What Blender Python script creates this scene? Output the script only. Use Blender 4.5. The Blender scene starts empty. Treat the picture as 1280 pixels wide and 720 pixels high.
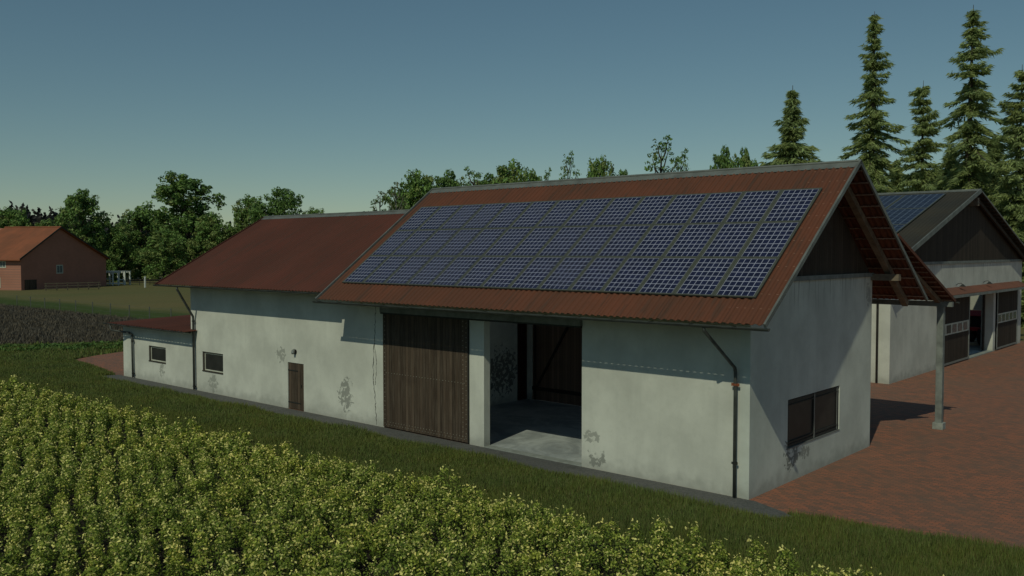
import bpy, math, random
import numpy as np
from math import sin, cos, pi, radians, sqrt, atan2
random.seed(7); rng = np.random.default_rng(11)
sc = bpy.context.scene
col = sc.collection

# ------------------------------------------------------------------ camera
FPX = 1123.0
CAM = np.array([11.2826, -22.4939, 6.8]); HEAD = radians(131.5534); PITCH = radians(2.3456)
cd = bpy.data.cameras.new('camera'); cam = bpy.data.objects.new('camera', cd); col.objects.link(cam)
cam.location = CAM; cam.rotation_euler = (pi/2-PITCH, 0, HEAD-pi/2)
cd.sensor_width = 36; cd.lens = 36*FPX/1280; cd.clip_end = 5000; cd.clip_start = .1
sc.camera = cam
F2 = np.array([cos(HEAD), sin(HEAD)]); R2 = np.array([sin(HEAD), -cos(HEAD)])
def at(px, d):                       # ground place at a bearing and a distance
    p = CAM[:2] + F2*d + R2*(px-640)/FPX*d
    return float(p[0]), float(p[1])
def inview(x, y, z=0.0, m=90):
    dx, dy = x-CAM[0], y-CAM[1]
    d = dx*F2[0]+dy*F2[1]; s = dx*R2[0]+dy*R2[1]
    ok = d > 3
    dd = np.where(ok, d, 3)
    px = 640+FPX*s/dd; py = 314+FPX*(CAM[2]-z)/dd
    return ok & (px > -m) & (px < 1280+m) & (py < 720+m), d

# ------------------------------------------------------------------ helpers
def tag(o, label=None, cat=None, group=None, kind=None):
    if label: o['label'] = label
    if cat: o['category'] = cat
    if group: o['group'] = group
    if kind: o['kind'] = kind
    return o
def empty(name, loc=(0,0,0), rz=0, label=None, cat=None, group=None):
    o = bpy.data.objects.new(name, None); col.objects.link(o)
    o.location = loc; o.rotation_euler = (0,0,rz); o.empty_display_size = .3
    return tag(o, label, cat, group)
class MB:
    def __init__(s): s.v=[]; s.f=[]
    def add(s, vs, fs):
        n=len(s.v); s.v += [tuple(map(float,v)) for v in vs]; s.f += [tuple(i+n for i in f) for f in fs]; return s
    def box(s, x0,x1,y0,y1,z0,z1):
        return s.add([(x0,y0,z0),(x1,y0,z0),(x1,y1,z0),(x0,y1,z0),(x0,y0,z1),(x1,y0,z1),(x1,y1,z1),(x0,y1,z1)],
            [(0,3,2,1),(4,5,6,7),(0,1,5,4),(1,2,6,5),(2,3,7,6),(3,0,4,7)])
    def quad(s, a,b,c,d): return s.add([a,b,c,d],[(0,1,2,3)])
    def bar(s, a, b, w, h, up=(0,0,1)):      # rectangular bar from a to b
        a=np.array(a,float); b=np.array(b,float); t=(b-a)/np.linalg.norm(b-a)
        side=np.cross(t,np.array(up,float)); side/=np.linalg.norm(side); u=np.cross(side,t)
        vs=[p+side*sx*w/2+u*sz*h/2 for p in (a,b) for sx,sz in ((-1,-1),(1,-1),(1,1),(-1,1))]
        return s.add(vs,[(0,1,2,3),(7,6,5,4),(0,4,5,1),(1,5,6,2),(2,6,7,3),(3,7,4,0)])
    def prism(s, poly, axis, a, b):          # poly = 2D points, extruded along axis from a to b
        def P(p,t): return {0:(t,p[0],p[1]),1:(p[0],t,p[1]),2:(p[0],p[1],t)}[axis]
        n=len(poly); vs=[P(p,a) for p in poly]+[P(p,b) for p in poly]
        return s.add(vs,[tuple(range(n)),tuple(range(2*n-1,n-1,-1))]+[(i,i+n,(i+1)%n+n,(i+1)%n) for i in range(n)])
    def tube(s, pts, r, n=10, cap=True):
        pts=[np.array(p,float) for p in pts]; m=len(pts)
        rs = r if hasattr(r,'__len__') else [r]*m
        vs=[]; prev=None
        for i,p in enumerate(pts):
            t=pts[min(i+1,m-1)]-pts[max(i-1,0)]; t/=np.linalg.norm(t)
            if prev is None:
                ref=np.array([0,0,1.]) if abs(t[2])<.9 else np.array([1.,0,0])
                a=np.cross(t,ref)
            else: a=prev-t*np.dot(prev,t)
            a/=np.linalg.norm(a); b=np.cross(t,a); prev=a
            vs+=[p+(a*cos(2*pi*k/n)+b*sin(2*pi*k/n))*rs[i] for k in range(n)]
        fs=[(i*n+k,i*n+(k+1)%n,(i+1)*n+(k+1)%n,(i+1)*n+k) for i in range(m-1) for k in range(n)]
        if cap: fs+=[tuple(range(n-1,-1,-1)),tuple((m-1)*n+k for k in range(n))]
        return s.add(vs,fs)
    def mesh(s,name,mat=None):
        me=bpy.data.meshes.new(name); me.from_pydata(s.v,[],s.f); me.update()
        for m in (mat if isinstance(mat,(list,tuple)) else [mat]):
            if m: me.materials.append(m)
        return me
    def build(s,name,mat,parent=None,smooth=False,bevel=0,fix=True):
        me=s.mesh(name,mat)
        if fix:
            import bmesh
            bm=bmesh.new(); bm.from_mesh(me); bmesh.ops.recalc_face_normals(bm,faces=bm.faces); bm.to_mesh(me); bm.free()
        o=bpy.data.objects.new(name,me); col.objects.link(o)
        if parent: o.parent=parent
        if smooth:
            me.polygons.foreach_set('use_smooth',[True]*len(me.polygons))
        if bevel:
            b=o.modifiers.new('b','BEVEL'); b.width=bevel; b.segments=2; b.limit_method='ANGLE'
        return o
def npmesh(name, V, nper, mats, midx=None):      # V: (N, nper, 3)
    N=V.shape[0]; me=bpy.data.meshes.new(name)
    me.vertices.add(N*nper); me.vertices.foreach_set('co', V.reshape(-1).astype(np.float32))
    me.loops.add(N*nper); me.loops.foreach_set('vertex_index', np.arange(N*nper,dtype=np.int32))
    me.polygons.add(N); me.polygons.foreach_set('loop_start', np.arange(0,N*nper,nper,dtype=np.int32))
    try: me.polygons.foreach_set('loop_total', np.full(N,nper,dtype=np.int32))
    except Exception: pass
    for m in mats: me.materials.append(m)
    if midx is not None: me.polygons.foreach_set('material_index', midx.astype(np.int32))
    me.update(calc_edges=True); me.validate()
    return me
def link(name, me, parent=None, loc=None):
    o=bpy.data.objects.new(name,me); col.objects.link(o)
    if parent: o.parent=parent
    if loc is not None: o.location=loc
    return o
def copy_tree(o, parent=None):
    c=o.copy(); col.objects.link(c)
    if parent: c.parent=parent
    for ch in o.children: copy_tree(ch,c)
    return c

# ------------------------------------------------------------------ materials
def srgb(r,g,b):
    f=lambda c:(c/255/12.92 if c/255<=.04045 else ((c/255+.055)/1.055)**2.4)
    return (f(r),f(g),f(b),1)
class NT:
    def __init__(s,name,rough=.8,spec=.3,metal=0):
        s.m=bpy.data.materials.new(name); s.m.use_nodes=True; s.t=s.m.node_tree; s.n=s.t.nodes
        s.b=s.n['Principled BSDF']; s.b.inputs['Roughness'].default_value=rough
        s.b.inputs['Specular IOR Level'].default_value=spec; s.b.inputs['Metallic'].default_value=metal
        s.tc=s.n.new('ShaderNodeTexCoord'); s.co=s.tc.outputs['Object']
    def L(s,a,b): s.t.links.new(a,b)
    def set(s,inp,v):
        if hasattr(v,'is_output') or isinstance(v,bpy.types.NodeSocket): s.L(v,inp)
        else: inp.default_value=v
    def math(s,op,a,b=0.0,c=0.0,clamp=False):
        n=s.n.new('ShaderNodeMath'); n.operation=op; n.use_clamp=clamp
        s.set(n.inputs[0],a); s.set(n.inputs[1],b); s.set(n.inputs[2],c); return n.outputs[0]
    def mapping(s,scale=(1,1,1),loc=(0,0,0),rot=(0,0,0)):
        n=s.n.new('ShaderNodeMapping'); s.L(s.co,n.inputs[0]); n.inputs['Scale'].default_value=scale
        n.inputs['Location'].default_value=loc; n.inputs['Rotation'].default_value=rot; return n.outputs[0]
    def noise(s,scale,detail=4,rough=.55,vec=None,dist=0):
        n=s.n.new('ShaderNodeTexNoise'); n.inputs['Scale'].default_value=scale; n.inputs['Detail'].default_value=detail
        n.inputs['Roughness'].default_value=rough; n.inputs['Distortion'].default_value=dist
        s.L(vec if vec is not None else s.co,n.inputs['Vector']); return n.outputs['Fac']
    def ramp(s,fac,stops):
        n=s.n.new('ShaderNodeValToRGB'); e=n.color_ramp.elements
        while len(e)<len(stops): e.new(.5)
        for i,(p,c) in enumerate(stops): e[i].position=p; e[i].color=c if len(c)==4 else (*c,1)
        s.L(fac,n.inputs[0]); return n.outputs[0]
    def mix(s,f,a,b,mode='MIX'):
        n=s.n.new('ShaderNodeMix'); n.data_type='RGBA'; n.blend_type=mode
        s.set(n.inputs[0],f); s.set(n.inputs[6],a); s.set(n.inputs[7],b); return n.outputs[2]
    def xyz(s,vec=None):
        n=s.n.new('ShaderNodeSeparateXYZ'); s.L(vec if vec is not None else s.co,n.inputs[0]); return n.outputs
    def smooth(s,v,a,b):
        n=s.n.new('ShaderNodeMapRange'); n.interpolation_type='SMOOTHSTEP'; s.set(n.inputs[0],v)
        n.inputs[1].default_value=a; n.inputs[2].default_value=b; return n.outputs[0]
    def bump(s,h,strength=.3,dist=.02):
        n=s.n.new('ShaderNodeBump'); n.inputs['Strength'].default_value=strength; n.inputs['Distance'].default_value=dist
        s.L(h,n.inputs['Height']); s.L(n.outputs[0],s.b.inputs['Normal'])
    def color(s,c): s.set(s.b.inputs['Base Color'],c)
def C3(c,k=1.0): return (c[0]*k,c[1]*k,c[2]*k,1)

def plain(name,c,rough=.7,metal=0,var=.25,scale=3,spec=.3):
    t=NT(name,rough,spec,metal); n=t.noise(scale,5,.6)
    t.color(t.ramp(n,[(.3,C3(c,1-var)),(.7,C3(c,1+var))])); t.bump(t.noise(scale*12,3),.15,.01); return t.m

def plaster(name, stains=(), drip=None, base=(.62,.605,.55)):
    t=NT(name,.9,.15)
    big=t.noise(.55,5,.6); fine=t.noise(6,6,.65); grit=t.noise(60,2)
    c=t.mix(t.smooth(big,.3,.72),C3(base,.84),C3(base,1.08))
    c=t.mix(t.math('MULTIPLY',t.smooth(fine,.5,.75),.22),c,C3((.42,.42,.36)))
    # vertical washing streaks
    st=t.noise(1,4,.6,t.mapping((2.6,2.6,.22)))
    c=t.mix(t.math('MULTIPLY',t.smooth(st,.52,.72),.13),c,C3((.36,.36,.32)))
    X=t.xyz()
    # splash dirt close to the ground
    g=t.math('ADD',X[2],t.math('MULTIPLY',t.math('SUBTRACT',t.noise(3,4),.5),.9))
    c=t.mix(t.math('MULTIPLY',t.smooth(g,.55,-.05),.55),c,C3((.27,.27,.24)))
    sn=t.noise(5.0,5,.62,None,.6); sm=t.noise(1.7,3,.5)
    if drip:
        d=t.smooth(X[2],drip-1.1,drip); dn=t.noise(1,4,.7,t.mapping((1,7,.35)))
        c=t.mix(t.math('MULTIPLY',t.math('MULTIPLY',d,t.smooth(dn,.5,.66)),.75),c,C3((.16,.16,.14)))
    for (ax,u,z,ru,rz,k) in stains:
        a=t.math('DIVIDE',t.math('SUBTRACT',X[ax],u),ru); b=t.math('DIVIDE',t.math('SUBTRACT',X[2],z),rz)
        r=t.math('SQRT',t.math('ADD',t.math('MULTIPLY',a,a),t.math('MULTIPLY',b,b)))
        m=t.math('MULTIPLY',t.smooth(r,1.05,.35),1)
        v=t.math('ADD',t.math('MULTIPLY',sn,1.0),t.math('MULTIPLY',m,.22))
        msk=t.math('MULTIPLY',t.math('MULTIPLY',t.smooth(v,.655,.70),t.smooth(r,1.1,.75)),k)
        c=t.mix(msk,c,C3((.21,.21,.19)))
    t.color(c); t.bump(t.math('ADD',t.math('MULTIPLY',fine,.6),t.math('MULTIPLY',grit,.5)),.35,.02); return t.m

def planks(name, axis, pitch, base, var=.35, weather=.5):
    t=NT(name,.8,.2); X=t.xyz()
    u=t.math('DIVIDE',X[axis],pitch); fl=t.math('FLOOR',u); fr=t.math('FRACT',u)
    wn=t.n.new('ShaderNodeTexWhiteNoise'); wn.noise_dimensions='1D'; t.L(fl,wn.inputs['W'])
    sc_=[3,3,3]; sc_[axis]=22; sc_[2]=.8
    gr=t.noise(1.2,6,.7,t.mapping(tuple(sc_)))
    c=t.mix(wn.outputs['Value'],C3(base,1-var),C3(base,1+var))
    c=t.mix(t.math('MULTIPLY',t.smooth(gr,.42,.68),weather),c,C3((.17,.135,.105)))
    c=t.mix(t.math('MULTIPLY',t.smooth(t.noise(.9,4),.5,.75),.4),c,C3(base,.45))
    gap=t.math('MINIMUM',fr,t.math('SUBTRACT',1,fr)); g=t.smooth(gap,0,.06)
    c=t.mix(g,C3((.012,.01,.008)),c); t.color(c)
    t.bump(t.math('ADD',t.math('MULTIPLY',gr,.3),g),.5,.02); return t.m

def roofing(name, base, alt, ax_along=0, grime=.5):
    t=NT(name,.75,.25); X=t.xyz()
    sc_=[3.5,3.5,3.5]; sc_[1-ax_along]=.3; sc_[2]=.3
    st=t.noise(1.6,6,.65,t.mapping(tuple(sc_))); bl=t.noise(.35,5,.6); fi=t.noise(9,5,.6)
    c=t.mix(t.smooth(bl,.35,.65),C3(base),C3(alt))
    c=t.mix(t.math('MULTIPLY',t.smooth(st,.5,.68),grime),c,C3((.045,.038,.03)))
    c=t.mix(t.math('MULTIPLY',t.smooth(fi,.55,.75),.35),c,C3(base,.5))
    lap=t.math('FRACT',t.math('ADD',t.math('MULTIPLY',X[ax_along],1/1.98),t.math('MULTIPLY',t.math('SUBTRACT',bl,.5),.0)))
    c=t.mix(t.math('MULTIPLY',t.math('LESS_THAN',lap,.02),.5),c,C3(base,.35))
    pid=t.math('FLOOR',t.math('MULTIPLY',X[ax_along],1/1.98)); wn=t.n.new('ShaderNodeTexWhiteNoise'); wn.noise_dimensions='1D'; t.L(pid,wn.inputs['W'])
    c=t.mix(t.math('MULTIPLY',wn.outputs['Value'],.22),c,C3(alt,.6)); t.color(c); t.bump(fi,.2,.01); return t.m

M={}
G_ST=[(0,-17.6,1.0,.65,1.0,.75),(0,-22.1,2.3,.5,.5,.6),(0,-27.75,.5,.65,.6,.6),(0,-32.7,.7,.45,.6,.6),
      (0,-5.15,.35,.55,.4,.8),(0,-5.3,1.0,.45,.3,.6)]
M['plaster']=plaster('plaster',G_ST)
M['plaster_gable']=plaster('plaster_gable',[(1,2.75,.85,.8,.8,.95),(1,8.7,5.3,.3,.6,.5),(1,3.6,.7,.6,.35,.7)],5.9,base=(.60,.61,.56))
M['plaster_in']=plaster('plaster_interior',[(1,7.0,1.45,1.5,1.5,.9)],base=(.80,.81,.76))
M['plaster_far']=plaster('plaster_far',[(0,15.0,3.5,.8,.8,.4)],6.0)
M['gate']=planks('gate_planks',0,.155,(.068,.046,.033),.4,.45)
M['gate_y']=planks('gate_planks_y',1,.155,(.045,.032,.024),.4,.35)
M['board_y']=planks('gable_boards',1,.17,(.055,.040,.030),.3,.2)
M['board_dk']=planks('dark_boards',1,.22,(.045,.032,.024),.3,.12)
M['redwood']=planks('red_planks',1,.2,(.06,.022,.018),.2,.15)
M['beam']=plain('beam_wood',(.20,.155,.115),.8,var=.35,scale=4)
M['beam_dk']=plain('beam_dark',(.05,.04,.032),.85,var=.35,scale=4)
M['beam_grey']=plain('grey_painted_beam',(.19,.20,.19),.7,var=.3,scale=3)
M['batten']=plain('batten_wood',(.34,.19,.14),.8,var=.3,scale=5)
M['roof']=roofing('roof_sheet_red',(.155,.053,.030),(.115,.046,.028),0,.55)
M['roof_low']=roofing('roof_sheet_dull',(.115,.037,.026),(.095,.034,.024),0,.35)
M['roof_red']=roofing('door_hood_red',(.17,.07,.05),(.13,.06,.045),1,.3)
M['roof_dark']=roofing('roof_sheet_dark',(.042,.038,.032),(.055,.046,.034),0,.3)
M['gutter']=plain('zinc_gutter',(.10,.105,.10),.5,.6,.3,4,.5)
M['cap']=plain('ridge_metal',(.17,.175,.165),.6,.3,.25,2,.4)
M['pipe']=plain('down_pipe',(.085,.088,.083),.55,.3,.3,4)
M['rust']=plain('rusty_iron',(.22,.07,.035),.85,0,.4,20)
M['iron']=plain('dark_iron',(.04,.04,.038),.6,.4,.3,12)
M['bolt']=plain('bolt_heads',(.32,.29,.24),.5,.5,.3,12)
M['concrete']=plain('concrete',(.27,.28,.26),.9,0,.25,3)
M['white']=plain('white_frame',(.55,.54,.46),.6,0,.15,5)
M['galv']=plain('galvanised_frame',(.23,.24,.235),.5,.4,.2,5)
M['crack']=plain('crack',(.03,.03,.027),1)
def glassy(name,c,r=.12):
    t=NT(name,r,.5); t.color(t.ramp(t.noise(2.5,4),[(.3,C3(c,.7)),(.7,C3(c,1.4))])); return t.m
M['pane']=glassy('dusty_dark_glass',(.022,.02,.018),.5)
M['paneb']=glassy('pale_window',(.10,.12,.13),.2)
# concrete floor
t=NT('floor_concrete',.7,.35); n=t.noise(.6,6,.65,None,.8); n2=t.noise(4,5)
c=t.mix(t.smooth(n,.4,.62),C3((.46,.475,.47)),C3((.28,.295,.30)))
c=t.mix(t.math('MULTIPLY',t.smooth(n2,.5,.7),.4),c,C3((.24,.24,.22))); t.color(c); t.bump(n2,.2,.01); M['floor']=t.m
# brick paving
t=NT('brick_paving',.85,.25)
def bricks(rot,sc_):
    b=t.n.new('ShaderNodeTexBrick'); t.L(t.mapping((1,1,1),rot=(0,0,rot)),b.inputs['Vector'])
    b.inputs['Scale'].default_value=sc_; b.inputs['Brick Width'].default_value=.24; b.inputs['Row Height'].default_value=.12
    b.inputs['Mortar Size'].default_value=.008; b.inputs['Mortar Smooth'].default_value=.3; b.inputs['Bias'].default_value=-.1
    b.inputs['Color1'].default_value=(.36,.14,.085,1); b.inputs['Color2'].default_value=(.175,.105,.08,1); b.inputs['Mortar'].default_value=(.10,.072,.058,1)
    return b
b=bricks(.0,1.0)
big=t.noise(.25,6,.65); mid=t.noise(1.6,5,.6)
c=t.mix(t.math('MULTIPLY',t.smooth(mid,.45,.65),.3),b.outputs['Color'],C3((.14,.10,.078)))
c=t.mix(t.math('MULTIPLY',t.smooth(big,.42,.66),.45),c,C3((.19,.12,.09))); t.color(c); t.bump(b.outputs['Fac'],-.4,.01); M['brick']=t.m
# gravel strip
t=NT('gravel_strip',.95,.2); v=t.n.new('ShaderNodeTexVoronoi'); v.inputs['Scale'].default_value=22; t.L(t.co,v.inputs['Vector'])
c=t.mix(v.outputs['Color'],C3((.085,.085,.085)),C3((.14,.135,.13))); nn=t.noise(2,5)
c=t.mix(t.math('MULTIPLY',t.smooth(nn,.5,.7),.4),c,C3((.06,.06,.055))); t.color(c); t.bump(v.outputs['Distance'],.5,.02); M['gravel']=t.m
# ground
t=NT('ground_grass',.95,.1); X=t.xyz()
n1=t.noise(.05,6,.65); n2=t.noise(1.2,6,.7); n3=t.noise(14,4,.7)
c=t.mix(t.smooth(n2,.35,.65),C3((.055,.080,.022)),C3((.080,.105,.032)))
far=t.smooth(t.math('ADD',X[1],t.math('MULTIPLY',n1,10)),29,34)
fc=t.mix(t.smooth(t.noise(.035,5,.6,t.mapping((1,.25,1))),.4,.62),C3((.19,.155,.070)),C3((.15,.145,.062)))
fc=t.mix(t.math('MULTIPLY',t.smooth(n2,.4,.7),.3),fc,C3((.15,.105,.06)))
c=t.mix(far,c,fc); c=t.mix(t.math('MULTIPLY',t.smooth(n3,.4,.7),.5),c,C3((.04,.052,.018)))
t.color(c); t.bump(n3,.7,.06); M['ground']=t.m
t=NT('field_soil',1,.1); n=t.noise(5,6,.7); t.color(t.ramp(n,[(.3,C3((.022,.019,.015))),(.7,C3((.045,.039,.03)))])); t.bump(n,.8,.08); M['soil']=t.m
def leafmat(name,c,var=.35,rough=.6,trans=.25,scale=.8):
    t=NT(name,rough,.25); n=t.noise(scale,4,.6); g=t.n.new('ShaderNodeNewGeometry')
    r=g.outputs['Random Per Island']
    cc=t.mix(r,C3(c,1-var),C3(c,1+var)); cc=t.mix(t.math('MULTIPLY',t.smooth(n,.35,.7),.5),cc,C3((c[0]*1.35,c[1]*1.15,c[2]*.8)))
    t.color(cc)
    tr=t.n.new('ShaderNodeBsdfTranslucent'); t.L(cc,tr.inputs[0]); ad=t.n.new('ShaderNodeMixShader'); ad.inputs[0].default_value=trans
    t.L(t.b.outputs[0],ad.inputs[1]); t.L(tr.outputs[0],ad.inputs[2]); t.L(ad.outputs[0],t.n['Material Output'].inputs[0]); return t.m
M['leaf']=leafmat('leaf_mid_green',(.16,.26,.075)); M['leaf2']=leafmat('leaf_dark_green',(.12,.20,.065))
M['leaf3']=leafmat('leaf_yellow_green',(.21,.26,.09)); M['leaf4']=leafmat('leaf_pale',(.17,.18,.10))
M['spruce']=leafmat('spruce_needles',(.34,.41,.18),.35,trans=.45); M['spruce2']=leafmat('spruce_needles_dark',(.26,.32,.14),.35,trans=.45)
M['bark']=plain('bark',(.075,.06,.048),.95,0,.4,6); M['bark_pale']=plain('birch_bark',(.2,.19,.17),.9,0,.35,6)
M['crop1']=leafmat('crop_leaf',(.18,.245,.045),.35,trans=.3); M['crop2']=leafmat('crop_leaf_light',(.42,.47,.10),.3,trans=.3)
M['flower']=leafmat('crop_flower',(.88,.80,.30),.25,trans=.3); M['stem']=leafmat('crop_stem',(.07,.09,.035),.2)
M['grass1']=leafmat('grass_blade',(.145,.185,.052),.4,trans=.3,scale=.5); M['grass2']=leafmat('grass_blade_dry',(.18,.175,.07),.35,trans=.3,scale=.5)
M['dry1']=leafmat('dry_stalk',(.13,.11,.09),.3,trans=.1); M['dry2']=leafmat('dry_stalk_dark',(.09,.078,.065),.3,trans=.1)
M['weed']=leafmat('weed_leaf',(.10,.17,.045),.35)
M['far_wood']=leafmat('far_bare_trees',(.020,.019,.020),.3,trans=.05,scale=.05)

# ------------------------------------------------------------------ ground sheets
MB().quad((-3000,-1500,0),(2500,-1500,0),(2500,3000,0),(-3000,3000,0)).build('ground',M['ground'],fix=False)['kind']='structure'
def sheet(name,poly,z,mat,th=0):
    o=MB().add([(x,y,z) for x,y in poly],[tuple(range(len(poly)))]).build(name,mat,fix=False); o['kind']='structure'; return o
yard=[(-46.4,1.1),(-41,.35),(-37.2,-.25)]+[(-36+i*2.0,-.3) for i in range(18)]
yard+=[(1.2,-.55),(3,-.30),(5,-.05),(7,.2),(9.5,.0),(13,-.4),(30,-1),(46,0),(46,75),(-3,75),(-3,54),(-30,54),(-34,14),(-49.5,9.5),(-48.8,5.6),(-47.8,3.2)]
sheet('yard_paving',yard,.004,M['brick'])
gp=[(-37.6,-.02),(-37.9,-1.2)]+[(-36+i*1.7,-1.22+.09*sin(i*1.7)+.05*sin(i*3.9)) for i in range(22)]+[(1.35,-1.15),(1.65,-.75),(1.2,-.45),(.2,-.02)]
sheet('gravel_path',gp,.008,M['gravel'])
FE=lambda x:-5.9+.015*(x+40)+.03*np.maximum(0,x+4)+.16*np.sin(x*.7)+.12*np.sin(x*1.9+1)
fx=np.linspace(-110,16,80)
sheet('field_soil',[(x,float(FE(x))) for x in fx]+[(24,-7),(24,-60),(-110,-60)],.004,M['soil'])
DK=[(-52.5,19.6),(-54.4,10.5),(-55.6,6.2),(-58.6,1.1),(-64,-7),(-120,-16),(-190,-10),(-190,19.4),(-111,19.2)]
sheet('dark_field',DK,.004,M['soil'])
sheet('far_road',[at(150,225),at(420,235),at(420,243),at(150,233)],.004,M['gravel'])
sheet('stone_patch_ground',[(-19.6,-3.0),(-19.2,-3.25),(-18.7,-3.1),(-18.8,-2.75),(-19.3,-2.7)],.004,M['gravel'])

# ------------------------------------------------------------------ BARN
B=empty('barn',(0,0,0),0,'long white plastered barn with a red corrugated roof and open wooden gate','barn')
SF=.731; RY=4.51; RZ=9.44; SR=.672
zf=lambda y:RZ-SF*(RY-y); zr=lambda y:RZ-SR*(y-RY)
H=9.03
w=MB(); T=.3
# front wall pieces with openings (tall part)
w.box(-16.2,-15.26,0,T,0,6.0); w.box(-15.26,-5.72,0,T,4.45,6.0); w.box(-10.65,-9.95,0,T,0,4.45); w.box(-5.72,-.3,0,T,0,6.0)
# lower part, windows and small door
LS=.553; LRY=5.0; LRZ=8.6; lz=lambda y:LRZ-LS*(LRY-y)
def wall_with(x0,x1,z1,holes,y0=0,y1=T):
    xs=x0
    for (a,b,c,d) in sorted(holes):
        w.box(xs,a,y0,y1,0,z1)
        if c>0: w.box(a,b,y0,y1,0,c)
        w.box(a,b,y0,y1,d,z1); xs=b
    w.box(xs,x1,y0,y1,0,z1)
wall_with(-29.75,-16.2,5.75,[(-28.69,-26.83,1.0,1.96),(-21.6,-20.45,0,2.02)])
wall_with(-37.0,-29.75,2.78,[(-34.1,-32.3,1.04,1.87)])
w.build('wall',M['plaster'],B)
w=MB()   # gable wall facing the yard, with window hole
w.box(-.3,0,0,2.4,0,5.92); w.box(-.3,0,2.4,6.29,0,.99); w.box(-.3,0,2.4,6.29,2.45,5.92); w.box(-.3,0,6.29,H,0,5.92)
w.build('wall',M['plaster_gable'],B)
w=MB()   # rear walls and partitions
w.box(-15.05,-5.7,H-.3,H,4.5,6.0); w.box(-5.7,-.3,H-.3,H,0,6.0); w.box(-15.4,-15.05,H-.45,H,0,6.0)  # unseen gap right of the rear gate, added to let skylight in
w.box(-15.7,-15.4,T,H,0,6.0); w.box(-29.75,-15.7,H-.3,H,0,5.9); w.box(-29.75,-29.45,T,H-.3,0,5.75); w.box(-37,-36.7,T,4.2,0,2.7); w.box(-37,-29.75,4.2,4.5,0,2.9)
w.prism([(0,5.75),(LRY,lz(LRY)-.12),(H,5.9)],0,-29.75,-29.45)
w.build('wall',M['plaster_in'],B)
MB().box(-15.4,-.3,T,H-.3,.0,.03).build('floor',M['floor'],B)
MB().box(-9.95,-5.72,-.02,T,.0,.035).build('door_sill',M['concrete'],B)
MB().prism([(0.02,5.95),(RY,RZ-.13),(H-.02,5.95)],0,-.12,-.03).build('gable_boarding',M['board_y'],B)
MB().prism([(0.02,5.7),(RY,RZ-.13),(H-.02,5.7)],0,-16.2,-16.0).build('gable_boarding',M['board_y'],B)
MB().box(-.2,.06,.02,H,5.922,6.06).build('gable_beam',M['beam_grey'],B)
# crack in the plaster
cr=MB()
def crackline(pts,wd):
    for (a,b) in zip(pts[:-1],pts[1:]):
        wa=wd*random.uniform(.3,1.5); wb=wd*random.uniform(.3,1.5)
        cr.add([(a[0]-wa,-.003,a[1]),(a[0]+wa,-.003,a[1]),(b[0]+wb,-.003,b[1]),(b[0]-wb,-.003,b[1]),
                (a[0]-wa,.01,a[1]),(a[0]+wa,.01,a[1]),(b[0]+wb,.01,b[1]),(b[0]-wb,.01,b[1])],[(0,1,2,3),(0,4,5,1),(1,5,6,2),(2,6,7,3),(3,7,4,0)])
z=5.3; x=-15.72; pts=[]
while z>.05:
    pts.append((x+random.uniform(-.035,.035)-.16*math.exp(-((z-2.3)/1.2)**2),z)); z-=random.uniform(.05,.13)
crackline(pts,.014)
pts=[]; z=3.2
while z>1.5: pts.append((-15.80+.12*sin((z-1.5)/1.7*pi)+random.uniform(-.03,.03),z)); z-=random.uniform(.05,.13)
crackline(pts,.010)
cr.build('crack',M['crack'],B)

def corr(name,mat,parent,x0,x1,y0,z0,y1,z1,pitch=.22,amp=.022,axis=0,th=.008,label=None):
    """corrugated sheet: waves run across axis, ribs go from (y0,z0) to (y1,z1)"""
    n=int(round(abs(x1-x0)/pitch*8)); xs=np.linspace(x0,x1,n+1); dy,dz=y1-y0,z1-z0; L=sqrt(dy*dy+dz*dz); ny,nz=-dz/L,dy/L
    if nz<0: ny,nz=-ny,-nz
    rows=[0,1]; vs=[]
    for r in rows:
        for x in xs:
            ph=(x/pitch)%1; h=amp*(math.tanh(2.2*sin(2*pi*ph))/.976)
            y=y0+dy*r+ny*h; z=z0+dz*r+nz*h
            vs.append((x,y,z) if axis==0 else (y,x,z))
    m=len(xs); fs=[(i,i+1,m+i+1,m+i) for i in range(m-1)]
    o=MB().add(vs,fs).build(name,mat,parent,smooth=False)
    s=o.modifiers.new('s','SOLIDIFY'); s.thickness=th; s.offset=0
    if label: o['label']=label
    return o
rf=corr('roof',M['roof'],B,-17.25,1.2,-1.62,zf(-1.62),RY,RZ,label='red corrugated front roof slope')
RL='red corrugated rear roof slope'
corr('roof',M['roof'],B,-17.25,1.2,RY,RZ,5.0,zr(5.0),label=RL); corr('roof',M['roof'],B,-17.25,1.2,7.5,zr(7.5),11.0,zr(11.0),label=RL)
for a_,b_ in ((-17.25,-15.01),(-10.69,-10.39),(-6.07,-5.77),(-1.45,1.2)): corr('roof',M['roof'],B,a_,b_,5.0,zr(5.0),7.5,zr(7.5),label=RL)
t=NT('added_rooflight_sheet'); tr=t.n.new('ShaderNodeBsdfTransparent'); tr.inputs[0].default_value=(.95,.95,.93,1); ms_=t.n.new('ShaderNodeMixShader'); ms_.inputs[0].default_value=.12
t.L(tr.outputs[0],ms_.inputs[1]); t.L(t.b.outputs[0],ms_.inputs[2]); t.L(ms_.outputs[0],t.n['Material Output'].inputs[0]); M['added_rooflight']=t.m  # see-through sheet for the added rooflights
for a_,b_ in ((-15.0,-10.7),(-10.38,-6.08),(-5.76,-1.46)): corr('added_skylight',M['added_rooflight'],B,a_,b_,5.0,zr(5.0),7.5,zr(7.5),th=.004)  # unseen rooflights, added to bring daylight into the barn bay
CS=.372; cz=lambda y:4.93+CS*(14.35-y)
corr('roof',M['roof'],B,-17.25,1.2,14.35,cz(14.35),7.85,cz(7.85),label='shallow red corrugated rear canopy roof')
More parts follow.
